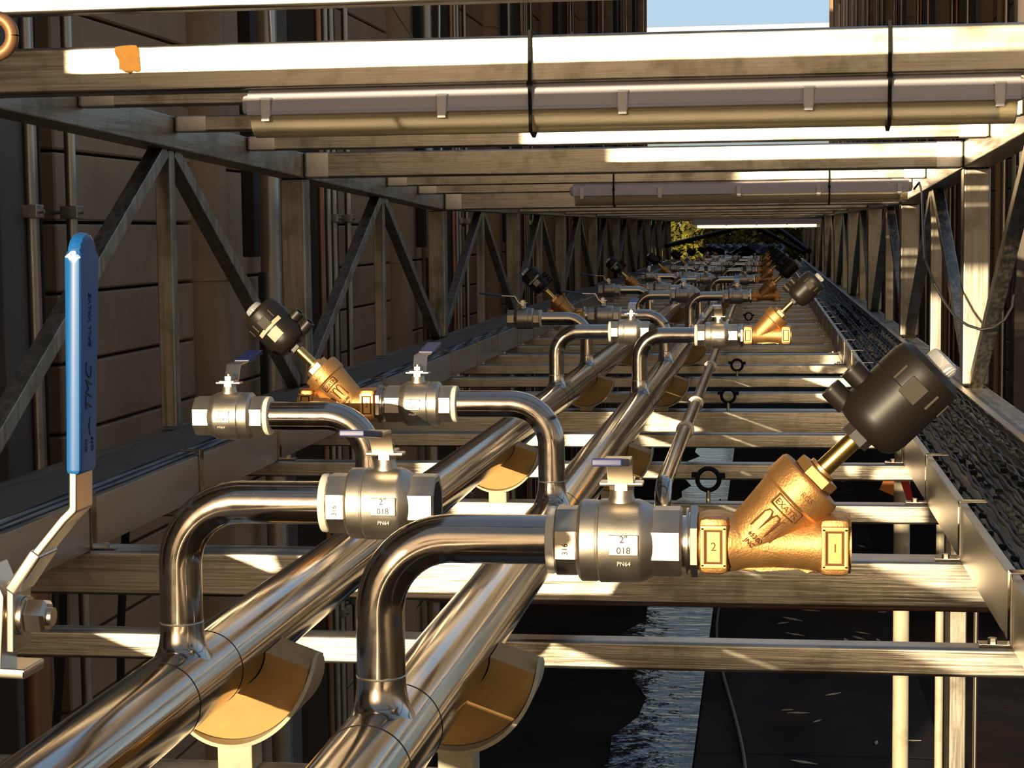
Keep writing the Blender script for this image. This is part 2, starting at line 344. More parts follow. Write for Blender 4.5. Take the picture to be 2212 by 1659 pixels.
# ------------------------------------------------------------------ the bridge: side trusses
def truss(side):
    s = 1 if side == 'right' else -1; xi = XR if s > 0 else XL; xc = xi+s*.05
    root = empty('side_truss', (xc, YA-BAY, FLOOR), label='galvanised side truss of the pipe bridge on the %s' % side, cat='truss', group='side trusses')
    R = V(root.location)
    def L(x, y, z): return (x-R.x, y-R.y, z-R.z)
    ys = [YA-BAY*.95]+[YA+BAY*k for k in range(0, 11)]; chords = [(YA-BAY, 10.11), (10.11, YEND)]
    zl = -.60
    b = MB()
    P = [(YA-BAY, chord_z(YA-BAY)), (10.05, chord_z(10.05)), (11.0, .123), (YEND, .14)]
    for (ya, za), (yb, zb) in zip(P, P[1:]): b.bar(L(xc, ya, za+.05), L(xc, yb, zb+.05), .10, .10, bev=.006)
    b.build('top_chord', 'beam_y', root)
    MB().bar(L(xc, YA-BAY, zl-.055), L(xc, YEND, zl-.055), .10, .09, bev=.006).build('bottom_chord', 'beam_y', root)
    for k in range(0, 11):
        y = YA+BAY*k+.05; zt = chord_z(y)
        MB().box(L(xc, y, (zt+zl)/2), (.098, .098, zt-zl), .008).build('post', 'beam_z', root)
    for k in range(-1, 10):
        y = YA+BAY*k+.05; ym = y+BAY/2; y2 = y+BAY; zt = chord_z(ym)
        if k >= 0 or True:
            MB().box(L(xc, ym, (zt+zl)/2), (.05, .05, zt-zl), .004).build('upright', 'beam_z', root)
            MB().bar(L(xc, y+.07, zl+.01), L(xc, ym-.04, zt), .05, .05, up=(1, 0, 0), bev=.004).build('diagonal', 'beam_z', root)
            MB().bar(L(xc, ym+.04, zt), L(xc, y2-.07, zl+.01), .05, .05, up=(1, 0, 0), bev=.004).build('diagonal', 'beam_z', root)
    return root
truss('left'); truss('right')
# overhead cross beams
def xbeam(name, y, zc, h, w_, x0, x1, label, group):
    o = MB().box(((x0+x1)/2, y, zc), (x1-x0, w_, h), min(.008, h*.14), seg=3).build(name, 'beam_x', loc=((x0+x1)/2, y, zc))
    if name == 'overhead_beam' and y < 12:
        for e in (-1, 1): MB().box((e*((x1-x0)/2-.055), 0, 0), (.10, w_+.0012, h+.0012), min(.008, h*.14)).build('cleaned_weld_end', 'weld_clean', o)
    return tag(o, label, 'beam', group)
k = -3; n = 0
while True:
    y = YA+STEP*k
    if y > YEND: break
    thick = k % 4 == 0
    zb = chord_z(y)
    if thick: xbeam('overhead_beam', y+.05, zb+.05, .10, .10, XL, XR, 'deep galvanised beam overhead, %s beam from the camera' % ordn(n), 'overhead cross beams')
    else: xbeam('overhead_beam', y+.025, zb+.075, .05, .05, XL, XR, 'slim galvanised beam overhead, %s beam from the camera' % ordn(n), 'overhead cross beams')
    k += 1; n += 1
# floor cross beams
k = -2; n = 0
while True:
    y = Y0+STEP*k
    if y > YEND: break
    thick = k % 4 == 1
    if thick: xbeam('floor_beam', y+.05, FLOOR-.05, .10, .10, XL-.02, XR+.02, 'deep floor beam under the pipes, %s from the camera' % ordn(n), 'floor cross beams')
    else: xbeam('floor_beam', y+.027, FLOOR-.025, .05, .05, XL-.02, XR+.02, 'slim floor beam under the pipes, %s from the camera' % ordn(n), 'floor cross beams')
    k += 1; n += 1
# ------------------------------------------------------------------ cable trays
def tray(side):
    s = 1 if side == 'right' else -1
    xi, xo = (.41, .735) if s > 0 else (-1.49, -1.785)
    root = empty('cable_tray', (xi, 0, FLOOR), label='metal cable tray running along the %s side of the floor' % side, cat='cable tray', group='cable trays')
    y0, y1 = -.2 if s > 0 else .3, YEND; zc = .055
    b = MB(); b.box((0, (y0+y1)/2, .056), (.003, y1-y0, .112)); b.box((s*.008, (y0+y1)/2, .112), (.016, y1-y0, .003))
    b.build('side_rail', 'tray_metal', root)
    b = MB(); b.box((xo-xi, (y0+y1)/2, .050), (.003, y1-y0, .10)); b.box((xo-xi-s*.012, (y0+y1)/2, .101), (.024, y1-y0, .003))
    b.build('side_rail', 'tray_metal', root)
    MB().box(((xo-xi)/2, (y0+y1)/2, .004), (abs(xo-xi), y1-y0, .003)).build('tray_bottom', 'tray_metal', root)
    if s < 0: MB().box((-.190, (y0+y1)/2, .103), (.204, y1-y0, .003)).build('tray_lid', 'lid_metal', root)
    k = -1
    while Y0+STEP*k < 28:
        y = Y0+STEP*k+.025; hgt = .125
        b = MB().strip([(-s*.055, y, .004), (-s*.004, y, .004), (-s*.004, y, hgt), (s*.05, y, hgt)], (0, 1, 0), .03, .004)
        br = b.build('hold_down_bracket', 'stainless', root)
        MB().cyl((-s*.032, y, .006), (-s*.032, y, .014), .008, seg=6).build('bolt', 'chrome', br)
        k += 1
    return root
tray('left'); tray('right')
def cable(pts, r, m, label, group, seg=6, name='cable'):
    p0 = pts[0]; o = MB().tube(pts, r, seg).build(name, m, loc=p0); return tag(o, label, 'cable', group)
random.seed(5)
for i in range(24):
    x = .428+i*.0119; ph = random.uniform(0, 6); lay = i % 2
    pts = []
    y = .6
    while y < 33:
        j = math.sin(y*17+i*1.1)
        pts.append((x+.0010*math.sin(y*2.1+ph)+.0006*j, y, FLOOR+.082+.010*lay+.004*math.sin(y*1.7+ph)+.004*math.sin(y*26+i*2.4)+.004*math.sin(i*1.3))); y += .06 if y < 12 else .4
    cable(pts, .0048, 'cable_dark' if i % 4 else 'cable_grey', 'thin %s cable in the right-hand tray, %s from the inner rail' % ('dark' if i % 4 else 'grey', ordn(i)), 'cables in the right tray')
random.seed(9)
tb = MB(); y = .7
while y < 14:
    for q in range(4): tb.box((.44+.075*q+random.uniform(-.012, .012), y+random.uniform(-.03, .03)+q*.03, FLOOR+.100), (.016, .007, .012), .002, seg=1)
    y += .11
tag(tb.build('cable_tie_clips', 'rubber'), 'rows of small black tie knots on the cables in the right tray', 'cable ties', kind='stuff')
# cable ties clumped over the right tray
tb = MB()
for i, (xx, mt, r_) in enumerate(((-1.516, 'cable_dark', .006), (-1.530, 'cable_pale', .0065), (-1.543, 'cable_dark', .005), (-1.557, 'cable_pale', .007), (-1.570, 'rubber', .004))):
    pts = []; y = .6; ph = i*1.7
    while y < 30:
        amp = .0008 if y < 4.8 else .003
        pts.append((xx+amp*math.sin(y*11+ph), y, FLOOR+.108+.004*i*.2+amp*math.cos(y*11+ph))); y += .06 if y < 12 else .3
    cable(pts, r_, mt, 'cable lying along the inner edge of the left-hand tray, %s from the rail' % ordn(i), 'cables in the left tray')
# ------------------------------------------------------------------ main pipes with risers
PR = .048; TR = .0252; ARM = .222; REACH = .175; BR = .076
XP1, XP2 = -.685, -.392
def pz(Y): return -.536-.006*(Y-2)
PER = 3.935
R1 = [(2.04, 1), (3.08, -1)]; R2 = [(1.80, 1), (3.32, -1)]
def riser_mesh(s, drop=0):
    b = MB(); pa = [(0, 0, .030), (0, 0, .08), (0, 0, ARM-BR-.01)]
    for k in range(0, 15):
        a = PI/2*k/14; pa.append((s*(BR-BR*math.cos(a)), 0, ARM-BR+BR*math.sin(a)))
    pa += [(s*(BR+.03), 0, ARM), (s*(REACH+.012), 0, ARM)]
    b.tube(pa, TR, 32)
    return b
def collar():
    t = bmesh.new(); K = 48; rings = []
    for r_, t_ in ((.0350, 0), (.0335, .03), (.0315, .08), (.0295, .17), (.0278, .30), (.0265, .5), (.0256, .75), (.0253, 1)):
        ring = []
        for k in range(K):
            a = 2*PI*k/K; zs = math.sqrt(max(0, PR*PR-(r_*math.cos(a))**2))-.0006*(t_ == 0)
            ring.append(t.verts.new((r_*math.cos(a), r_*math.sin(a), zs*(1-t_)+.080*t_)))
        rings.append(ring)
    for a, b in zip(rings, rings[1:]):
        for k in range(K): t.faces.new((a[k], a[(k+1) % K], b[(k+1) % K], b[k]))
    b = MB(); b._add(t); return b
def main_pipe(name, X, rs, side):
    root = empty('manifold_pipe', (X, 0, 0), label='long polished steel pipe with upright bends, %s one of the pair' % side, cat='pipe', group='manifold pipes')
    ya, yb = -.6, 33
    MB().cyl((0, ya, pz(ya)), (0, yb, pz(yb)), PR, seg=64).build('pipe_run', 'stainless', root)
    out = []
    for n in range(8):
        for y, s in rs:
            Y = y+PER*n; z = pz(Y)
            r_ = riser_mesh(s).build('riser', 'stainless', root); r_.location = (0, Y, z)
            c = collar().build('tee_collar', 'stainless', root); c.location = (0, Y, z)
            if n < 3:
                MB().lathe([(.0252, -.0015), (.0262, 0), (.0252, .0015)], (0, Y, z+.078), seg=32, cap=False).build('weld_seam', 'stainless_dull', root)
                for dy in (-.085, .085):
                    MB().lathe([(PR, -.0012), (PR+.0006, -.0004), (PR+.0006, .0004), (PR, .0012)], (0, Y+dy, pz(Y+dy)), (0, 1, 0), 48, cap=False).build('weld_seam', 'cable_dark', root)
            out.append((n, X, Y, z+ARM, s))
    return out
v1 = main_pipe('p1', XP1, R1, 'left'); v2 = main_pipe('p2', XP2, R2, 'right')
# ------------------------------------------------------------------ ball valve (local: +x away from the bend, stem +z)
def octo(b, x0, x1, af, bev=True):
    r = af/2/math.cos(PI/8); q = .002
    b.lathe([(r-q, x0), (r, x0+q), (r, x1-q), (r-q, x1)], (0, 0, 0), (1, 0, 0), 8, PI/8)
def stamp_text(par, s, txts, mx_sign=1):
    for st, size, x, z in txts:
        text('stamp', st, size, (s*x, -.0425*math.cos(math.asin(min(.99, abs(z)/.0425)))-.0002, z), (1, 0, 0), (0, -z*.4, 1), 'cable_dark', par, .0003)
def ball_valve(s, style, hi=True):
    root = empty('ball_valve', (0, 0, 0)); seg = 48 if hi else 20
    MS = M4.Diagonal((s, 1, 1, 1))
    b = MB(MS); b.lathe([(.030, .000), (.034, .001), (.0345, .006), (.033, .009)], d=(1, 0, 0), seg=32); b.build('thread_tape', 'ptfe', root)
    b = MB(MS); octo(b, .009, .033, .067)
    b.lathe([(.034, .031), (.0385, .033), (.0415, .036), (.0415, .050), (.0408, .0515), (.0408, .053), (.0422, .0545), (.0422, .093), (.0405, .098), (.0355, .107), (.0325, .109)], d=(1, 0, 0), seg=seg)
    b.lathe([(.0155, .030), (.0150, .040), (.0125, .045), (.0120, .052)], (.0755, 0, 0), (0, 0, 1), 24)
    r = .067/2/math.cos(PI/8)
    b.lathe([(r-.002, .105), (r, .107), (r, .134), (r-.002, .136), (.0275, .136), (.0265, .134), (.0260, .110)], d=(1, 0, 0), seg=8, ang0=PI/8, cap=True)
    body = b.build('valve_body', 'stainless_dull', root, ang=30)
    MB(MS).lathe([(.0255, .1362), (.0240, .1364), (.0235, .1366)], d=(1, 0, 0), seg=32).build('bore', 'rubber', root)
    # stem, gland nut
    b = MB(MS); b.cyl((.0755, 0, .052), (.0755, 0, .060), .0125, seg=6); b.cyl((.0755, 0, .059), (.0755, 0, .074), .006, seg=16); b.cyl((.0755, 0, .064), (.0755, 0, .070), .0105, seg=6)
    b.build('stem_nut', 'chrome', root)
    # lever
    dirs = {'toward': V((0, -1, 0)), 'away': V((0, 1, 0)), 'out': V((1, 0, 0)), 'in': V((-1, 0, 0))}
    d = dirs[style]; wa = V((0, 0, 1)).cross(d); c = V((.0755, 0, 0))
    b = MB(MS)
    pr = [c-d*.018+V((0, 0, .0615)), c+d*.014+V((0, 0, .0615)), c+d*.030+V((0, 0, .088)), c+d*.085+V((0, 0, .090)), c+d*.165+V((0, 0, .1005))]
    b.strip(pr, wa, .026, .003)
    # stop plate with two ears
    b.box(c+V((0, 0, .0585)), (.044 if abs(d.y) else .02, .02 if abs(d.y) else .044, .004), .0012)
    lev = b.build('lever', 'chrome', root)
    b = MB(MS); q0 = c+d*.080+V((0, 0, .0895)); q1 = c+d*.172+V((0, 0, .1015))
    b.strip([q0, (q0+q1)/2, q1], wa, .028, .0075); b.build('lever_sleeve', 'navy_vinyl', lev)
    return root
def stamps(root, s):
    body = [k for k in KIDS(root) if k.name.startswith('valve_body')][0]
    MB().box((s*.080, -.0413, .002), (.030, .004, .021), .0015).build('stamped_plate', 'stainless_dull', body)
    for st, size, x, z in (('2"', .010, .0, .008), ('018', .0095, .0, -.003)):
        text('stamp', st, size, (s*.080+x, -.0434, z), (1, 0, 0), (0, 0, 1), 'cable_dark', body, .0003)
    text('stamp', 'PN64', .006, (s*.080, -.0400, -.0170), (1, 0, 0), (0, .3, 1), 'chrome', body, .0008)
    if s > 0: text('stamp', '316', .008, (.021, -.0337, -.004), (0, 0, 1), (-1, 0, 0), 'cable_dark', body, .0003)
# ------------------------------------------------------------------ angle seat valve with actuator
AD = V((.72, 0, .694)).normalized()
def seat_valve(s, hi=True):
    root = empty('angle_seat_valve', (0, 0, 0)); MS = M4.Diagonal((s, 1, 1, 1)); sg = 40 if hi else 18
    b = MB(MS)      # union nipple in steel between the ball valve and the bronze body
    b.lathe([(.026, .0), (.026, .004), (.0335, .0045), (.0335, .0065), (.029, .007), (.029, .0085)], d=(1, 0, 0), seg=32)
    r = .063/2/math.cos(PI/6); b.lathe([(r-.001, .0085), (r, .009), (r, .0155), (r-.001, .016)], d=(1, 0, 0), seg=6)
    b.build('union_nipple', 'chrome', root)
    x0 = .016
    b = MB(MS)
    r8 = .0298
    b.lathe([(.028, x0), (r8, x0+.002), (r8, x0+.029), (.029, x0+.034), (.027, x0+.050), (.026, x0+.075), (.027, x0+.100), (.029, x0+.116), (r8, x0+.121), (r8, x0+.148), (.030, x0+.150)], d=(1, 0, 0), seg=sg)
    b.box((x0+.016, 0, 0), (.031, .058, .058), .008); b.box((x0+.134, 0, 0), (.031, .058, .058), .008)
    b.prism([(.036, -.026), (.055, -.0285), (.060, -.0245), (.100, -.0245), (.108, -.0255), (.118, -.030), (.118, 0), (.036, 0)], (x0, .012, 0), (1, 0, 0), (0, 0, 1), .024, .003)
    base = V((x0+.046, 0, 0)); 
    b.lathe([(.024, -.012), (.027, 0), (.0300, .030), (.0335, .058), (.0345, .068)], base, AD, sg)
    b.prism([(.060, 0), (.128, .0), (.122, .030), (.104, .050)], (x0, .012, 0), (1, 0, 0), (0, 0, 1), .024, .003)
    # raised port frames with numbers, on the front
    body = b.build('valve_body', 'bronze', root, ang=40)
    b = MB(MS); b.lathe([(.0345, .064), (.0372, .067), (.0372, .088), (.0350, .0915), (.024, .0925)], base, AD, sg); b.build('bonnet', 'bronze', root)
    b = MB(MS); b.lathe([(.0225, .092), (.0235, .093), (.0235, .103), (.0225, .104)], base, AD, 6); b.cyl(base+AD*.104, base+AD*.108, .0145, seg=20); b.build('bonnet_nut', 'bronze_raised', root)
    MB(MS).cyl(base+AD*.106, base+AD*.150, .0093, seg=24).build('stem_tube', 'brass', root)
    MB(MS).lathe([(.015, .148), (.0155, .149), (.0155, .162)], base, AD, 6).build('coupling_nut', 'plastic_cap', root)
    # actuator
    t0 = .158
    b = MB(MS)
    b.lathe([(.018, t0), (.0275, t0+.0015), (.0335, t0+.006), (.0375, t0+.014), (.0385, t0+.022), (.0385, t0+.060), (.0392, t0+.061), (.0392, t0+.082), (.0370, t0+.091), (.0310, t0+.097), (.020, t0+.0985)], base, AD, sg)
    act = b.build('actuator', 'plastic_black', root, ang=30)
    n = V((-.694, 0, .72))
    for tt in (.078+.09, .105+.09):
        c = base+AD*tt; MB(MS).lathe([(.0115, .030), (.0115, .052), (.0108, .054), (.0072, .054), (.0068, .044)], c, n, 20).build('air_port', 'plastic_black', act)
    b = MB(MS); c = base+AD*(t0+.098)+n*(-.004); b.lathe([(.0165, -.004), (.0165, .008), (.015, .0115), (.011, .0135), (.0, .0142)], c, AD, 24); b.build('position_indicator', 'clear_cap', act)
    R = M4(((AD.x, 0, n.x), (0, 1, 0), (AD.z, 0, n.z)))   # local axes: x along AD, z along n
    MB(MS).box(base+AD*(t0+.066)+V((0, -.0385, 0)), (.021, .003, .021), .0013, R).build('raised_pad', 'pad_tan', act)
    for sgn in (1, -1):
        MB(MS).box(base+AD*(t0+.070)+n*(.021*sgn)+V((0, -.0327, 0)), (.018, .004, .0028), .0008, R).build('slot', 'pad_tan', act)
    MB(MS).box(base+AD*(t0+.072)+n*(-.036)+V((0, -.014, 0)), (.016, .003, .003), .0008, R).build('slot', 'pad_tan', act)
    if hi:
        for xx, st in ((x0+.016, '2'), (x0+.134, '1')):
            fr = MB(MS)
            for bx, bz, w_, h_ in ((0, .019, .026, .005), (0, -.019, .026, .005), (-.0108, 0, .0045, .040), (.0108, 0, .0045, .040)):
                fr.box((xx+bx, -.0322, bz), (w_, .0042, h_), .001)
            fo = fr.build('number_frame', 'bronze_raised', body)
            MB(MS).box((xx, -.0314, 0), (.0175, .0012, .034)).build('frame_recess', 'bronze_dark', fo)
            MB(MS).box((xx, -.0319, 0), (.0130, .0012, .030), .0004).build('number_plate', 'bronze_raised', fo)
            text('number', st, .012, (s*xx, -.0326, 0), (1, 0, 0), (0, 0, 1), 'bronze_dark', fo, .0004)
    return root
def seat_marks(root, s):
    body = [k for k in KIDS(root) if k.name.startswith('valve_body')][0]; x0 = .016; base = V((x0+.046, 0, 0))
    n = V((-AD.z, 0, AD.x)); mir = M4.Diagonal((s, 1, 1, 1))
    def at(t, u, y): p = base+AD*t+n*u+V((0, y, 0)); return (s*p.x, p.y, p.z)
    ax = V((AD.z, 0, -AD.x)) if s > 0 else V((AD.z, 0, AD.x)); ay = V((AD.x, 0, AD.z)) if s > 0 else V((-AD.x, 0, AD.z))
    # raised panel following the neck
    text('casting_mark', 'EXATR', .0085, at(.056, 0, -.0335), ax, ay, 'bronze_dark', body, .0005)
    MS = M4.Diagonal((s, 1, 1, 1)); R = M4(((AD.x, 0, n.x), (0, 1, 0), (AD.z, 0, n.z)))
    fr = MB(MS)
    for t_, u_, l_, w_ in ((.0625, 0, .0012, .030), (.0505, 0, .0012, .030), (.0565, .015, .012, .0012), (.0565, -.015, .012, .0012)): fr.box(base+AD*t_+n*u_+V((0, -.0332, 0)), (l_, .003, w_), .0003, R)
    fr.build('casting_mark', 'bronze_dark', body)
    lg = MB(MS)
    path = []
    for u_, up in ((.011, 1), (.0055, 1), (0, 1), (-.0055, 1), (-.011, 1)): pass
    P = [(.020, .012), (.040, .012), (.045, .0095), (.045, .0065), (.040, .004), (.022, .004), (.040, .003), (.045, .001), (.045, -.003), (.040, -.005), (.022, -.005), (.040, -.006), (.045, -.008), (.045, -.0115), (.040, -.0135), (.020, -.0135)]
    lg.tube([base+AD*t_+n*u_+V((0, -.0326+.00006*((u_*1000)**2)/2, 0)) for t_, u_ in P], .0011, 6); lg.build('casting_mark', 'bronze_dark', body)
    text('casting_mark', '65380', .0065, at(.014, 0, -.0303), ax, ay, 'bronze_dark', body, .0005)
    text('casting_mark', 'JNC', .0065, at(.006, 0, -.0296), ax, ay, 'bronze_dark', body, .0005)
    text('casting_mark', 'RG5', .0075, at(.078, -.006, -.0370), ax, ay, 'bronze_dark', body, .0005)
    fr2 = MB(MS)
    fr2.prism([(-.002, -.014), (.066, -.022), (.066, .022), (-.002, .014)], base+V((0, -.0265, 0)), AD, n, -.0055, .001) if False else None
PROTO = {}
def place(kind, s, style, hi, loc):
    key = (kind, s, style, hi)
    if key not in PROTO: PROTO[key] = o = ball_valve(s, style, hi) if kind == 'ball' else seat_valve(s, hi)
    else: o = copy_tree(PROTO[key])
    o.location = loc; return o
for lst, pn in ((v1, 'left'), (v2, 'right')):
    for n, X, Y, Z, s in lst:
        sd_ = 'right' if s > 0 else 'left'
        hi = n < 2
        style = ('toward' if s > 0 else 'away') if n == 0 else ('toward' if s > 0 else 'out')
        if n == 1 and s > 0 and pn == 'left': style = 'away'
        if n > 1: style = ('toward', 'out', 'away')[n % 3] if s > 0 else ('out', 'away')[n % 2]
        x = X+s*REACH
        # keep a clean prototype for copying: near ones get their stamps afterwards
        bvv = place('ball', s, style, hi, (x, Y, Z))
        tag(bvv, 'steel ball valve on the %s %s-turning bend of the %s pipe' % (ordn(n), sd_, pn), 'valve', 'ball valves on the pipe bends')
        if pn == 'right':
            sv = place('seat', s, '', hi, (x+s*.136, Y, Z))
            tag(sv, 'bronze angle valve with black actuator on the %s %s-turning bend' % (ordn(n), sd_), 'valve', 'bronze actuated valves')
            if n == 0 and s < 0:
                act = [k for k in KIDS(sv) if k.name.startswith('actuator')][0]; base = V((.062, 0, 0)); MS = M4.Diagonal((s, 1, 1, 1)); nn = V((-.694, 0, .72)); R = M4(((AD.x, 0, nn.x), (0, 1, 0), (AD.z, 0, nn.z)))
        if n == 0: bvv['near'] = s
def curved_label(par, s, t0_, t1_, a0, a1, rad, m):           # sticker wrapped on the actuator
    base = V((.062, 0, 0)); nn = V((-.694, 0, .72)); t = bmesh.new(); K = 10
    rows = []
    for tt in (t0_, t1_):
        rows.append([t.verts.new(base+AD*tt+(nn*math.sin(a0+(a1-a0)*k/K)+V((0, -1, 0))*math.cos(a0+(a1-a0)*k/K))*rad) for k in range(K+1)])
    for k in range(K): t.faces.new((rows[0][k], rows[0][k+1], rows[1][k+1], rows[1][k]))
    bmesh.ops.solidify(t, geom=t.faces[:], thickness=.0006)
    b = MB(M4.Diagonal((s, 1, 1, 1))); b._add(t); return b.build('label_sticker', m, par)
for o in [x for x in COL.objects if x.name.startswith('angle_seat_valve') and x.location.x < -.6 and x.location.y < 12]:
    act = [k for k in KIDS(o) if k.name.startswith('actuator')][0]
    curved_label(act, -1, .158+.050, .158+.058, -.75, .75, .0393, 'label_cream'); curved_label(act, -1, .158+.026, .158+.047, -.35, .30, .0391, 'label_cream')
# ------------------------------------------------------------------ saddles
def saddle(X, Y, lab):
    z = pz(Y); root = empty('pipe_saddle', (X, Y, FLOOR), label=lab, cat='pipe support', group='pipe saddles'); zc = z-FLOOR-.010
    R_ = .111
    post_top = zc-R_
    # half shell
    b = MB(); t = bmesh.new(); K = 28; rows = []
    A0, A1 = PI*1.22, PI*2.0
    for yy in (-1, 1):
        for rad in (R_, R_-.005):
            rows.append([t.verts.new((rad*math.cos(A0+(A1-A0)*k/K), yy*(.008+.060*max(0, math.sin(PI*k/K))**.6), zc+rad*math.sin(A0+(A1-A0)*k/K))) for k in range(K+1)])
    def fs(a, c):
        for k in range(K): t.faces.new((a[k], a[k+1], c[k+1], c[k]))
    fs(rows[0], rows[2]); fs(rows[1], rows[3]); fs(rows[0], rows[1]); fs(rows[2], rows[3])
    for e in (0, K): t.faces.new((rows[0][e], rows[1][e], rows[3][e], rows[2][e]))
    b._add(t); b.build('saddle_shell', 'cream_paint', root)
    # foam insert, half ring hugging the pipe
    b = MB(); K = 24; poly = [((R_-.006)*math.cos(PI*1.22+PI*.75*k/K), (R_-.006)*math.sin(PI*1.22+PI*.75*k/K)) for k in range(K+1)]+[((PR+.001)*math.cos(2*PI-PI*.85*k/K), .01+(PR+.001)*math.sin(2*PI-PI*.85*k/K)) for k in range(K+1)]
    b.prism(poly, (0, .045, zc), (1, 0, 0), (0, 0, 1), .085); b.build('foam_insert', 'foam', root)
    if post_top > .005:
        MB().box((0, 0, post_top/2-.03), (.048, .048, post_top+.07), .004).build('post', 'cream_paint', root)
    return root
for j in range(9):
    for X, nm in ((XP1, 'left'), (XP2, 'right')):
        saddle(X, Y0-STEP+.027+3*STEP*j, 'cream saddle with amber foam under the %s pipe, %s from the camera' % (nm, ordn(j)))
# ------------------------------------------------------------------ third slender pipe
root = empty('slender_pipe', (-.222, 3.99, -.57), label='slender steel pipe right of the big pair, turned down at its near end', cat='pipe')
b = MB(); pa = [(0, 0, -.20), (0, 0, -.10), (0, 0, -.045)]+[(0, .045*(1-math.cos(a)), -.045+.045*math.sin(a)) for a in [PI/2*k/8 for k in range(1, 9)]]+[(0, .3, 0), (0, 26, -.05)]
b.tube(pa, .019, 24).build('pipe_run', 'stainless', root)
for y in (1.15, 1.95, 3.6, 5.2, 7.5):
    MB().lathe([(.0195, -.014), (.026, -.012), (.026, .012), (.0195, .014)], (0, y, -.002*y), (0, 1, 0), 24, cap=False).build('pipe_collar', 'stainless_dull', root)
MB().lathe([(.0195, -.006), (.025, -.005), (.025, .005), (.0195, .006)], (0, 0, -.055), (0, 0, 1), 24, cap=False).build('pipe_collar', 'stainless_dull', root)
# pipe hanger rings on floor beams
def hanger(X, Y, rad, lab):
    root = empty('ring_clamp', (X, Y, FLOOR), label=lab, cat='clamp', group='black ring clamps'); zc = .018+rad+.012
    b = MB(); pa = [(rad*math.cos(a), 0, zc+rad*math.sin(a)) for a in [2*PI*k/24 for k in range(25)]]; b.tube(pa, .006, 8, cap=False)
    for a in (.3, 2.8): b.box((rad*1.25*math.cos(a), 0, zc+rad*1.25*math.sin(a)), (.02, .014, .014), .002)
    b.build('ring', 'rubber', root); MB().cyl((0, 0, 0), (0, 0, zc-rad), .006, seg=10).build('stud', 'stainless_dull', root)
for j, (x, k_, rd) in enumerate(((-.141, 2, .028), (-.136, 5, .026), (-.125, 7, .026), (-.12, 10, .026), (-.11, 13, .026))):
    hanger(x, Y0+STEP*k_+.027, rd, 'black pipe ring clamp on a floor beam, %s from the camera' % ordn(j))
# ------------------------------------------------------------------ fluorescent fixtures
def fixture(name, x0, x1, Y, zt, lit, lab, ties):
    root = empty('fluorescent_light', ((x0+x1)/2, Y, zt), label=lab, cat='light fixture', group='fluorescent lights under the frame'); L = x1-x0; hw = .055
    P = [(-.040, 0), (.040, 0), (.052, -.012), (.056, -.050), (.060, -.052), (.060, -.058), (-.060, -.058), (-.060, -.052), (-.056, -.050), (-.052, -.012)]
    b = MB().prism([(u, v) for u, v in P], (-L/2+.012, 0, 0), (0, 1, 0), (0, 0, 1), L-.024, .003)
    b.box((-L/2+.012, 0, -.034), (.03, .10, .045), .012); b.box((L/2-.012, 0, -.034), (.03, .10, .045), .012)
    b.build('housing', 'lamp_grey', root)
    K = 14; Q = [(.053*math.cos(PI+PI*k/K), -.057+.046*math.sin(PI+PI*k/K)) for k in range(K+1)]
    Qi = [(.050*math.cos(PI+PI*k/K), -.057+.043*math.sin(PI+PI*k/K)) for k in range(K+1)][::-1]
    le = MB().prism(Q+Qi, (-L/2+.02, 0, 0), (0, 1, 0), (0, 0, 1), L-.04)
    for sx_ in (-1, 1): le.prism(Q, (sx_*(L/2-.02)-.0015, 0, 0), (0, 1, 0), (0, 0, 1), .003)
    le.build('lens', 'lamp_lens', root)
    MB().box((0, 0, -.0605), (L-.06, .085, .004), .001).build('reflector_tray', 'lamp_tray', root)
    tb_ = MB().cyl((-L/2+.05, -.0, -.078), (L/2-.05, 0, -.078), .013, seg=20).build('tube', 'tube_lit' if lit else 'tube_off', root)
    for sx_ in (-1, 1): MB().cyl((sx_*(L/2-.05), 0, -.078), (sx_*(L/2-.066), 0, -.078), .0145, seg=16).build('tube_cap', 'green_cap', tb_)
    for q in range(5):
        x = -L/2+.055+(L-.11)*q/4
        c = MB().box((x, -.060, -.042), (.022, .006, .040), .002); c.box((x, -.0625, -.060), (.018, .004, .022), .001); c.box((x, -.056, -.024), (.026, .008, .008), .002); c.build('clip', 'lamp_clip', root)
    return root
f1 = fixture('a', -1.115, .530, YA+.055, .311, False, 'grey fluorescent light strapped under the nearest deep beam', 2)
f2 = fixture('b', -.905, .675, YA+STEP*6+.05, .216, False, 'grey fluorescent light strapped under a beam further along', 2)
f3 = fixture('c', -.86, .69, 22.0, .10, True, 'glowing fluorescent light at the far end of the bridge', 0)
def tie(x, Y, zt, zb, y0, y1, lab, r_=.0035):
    t = .004; root = empty('cable_tie', (x, Y, zt), label=lab, cat='cable tie', group='black cable ties')
    P = [(0, y0-Y, 0), (0, y0-Y-.012, (zb-zt)*.55), (0, -.064, (zb-zt)*.66), (0, -.056, (zb-zt)*.97), (0, 0, zb-zt-.004), (0, .064, (zb-zt)*.9), (0, y1-Y, (zb-zt)*.4), (0, y1-Y, 0), (0, y0-Y, 0)]
    MB().strip(P, (1, 0, 0), .0075, .003).build('strap', 'rubber', root)
    MB().box((.0, y0-Y-.010, (zb-zt)*.52), (.012, .01, .012), .002).build('buckle', 'rubber', root)
for x, lb in ((-.487, 'black cable tie around the nearest light, left of the two'), (.255, 'black cable tie around the nearest light, right of the two')):
    tie(x, YA+.055, .418, .203, YA-.004, YA+.108, lb)
for x, lb in ((-.70, 'black cable tie around the further light, left of the two'), (.30, 'black cable tie around the further light, right of the two')):
    tie(x, YA+STEP*6+.05, .272, .108, YA+STEP*6-.004, YA+STEP*6+.11, lb)
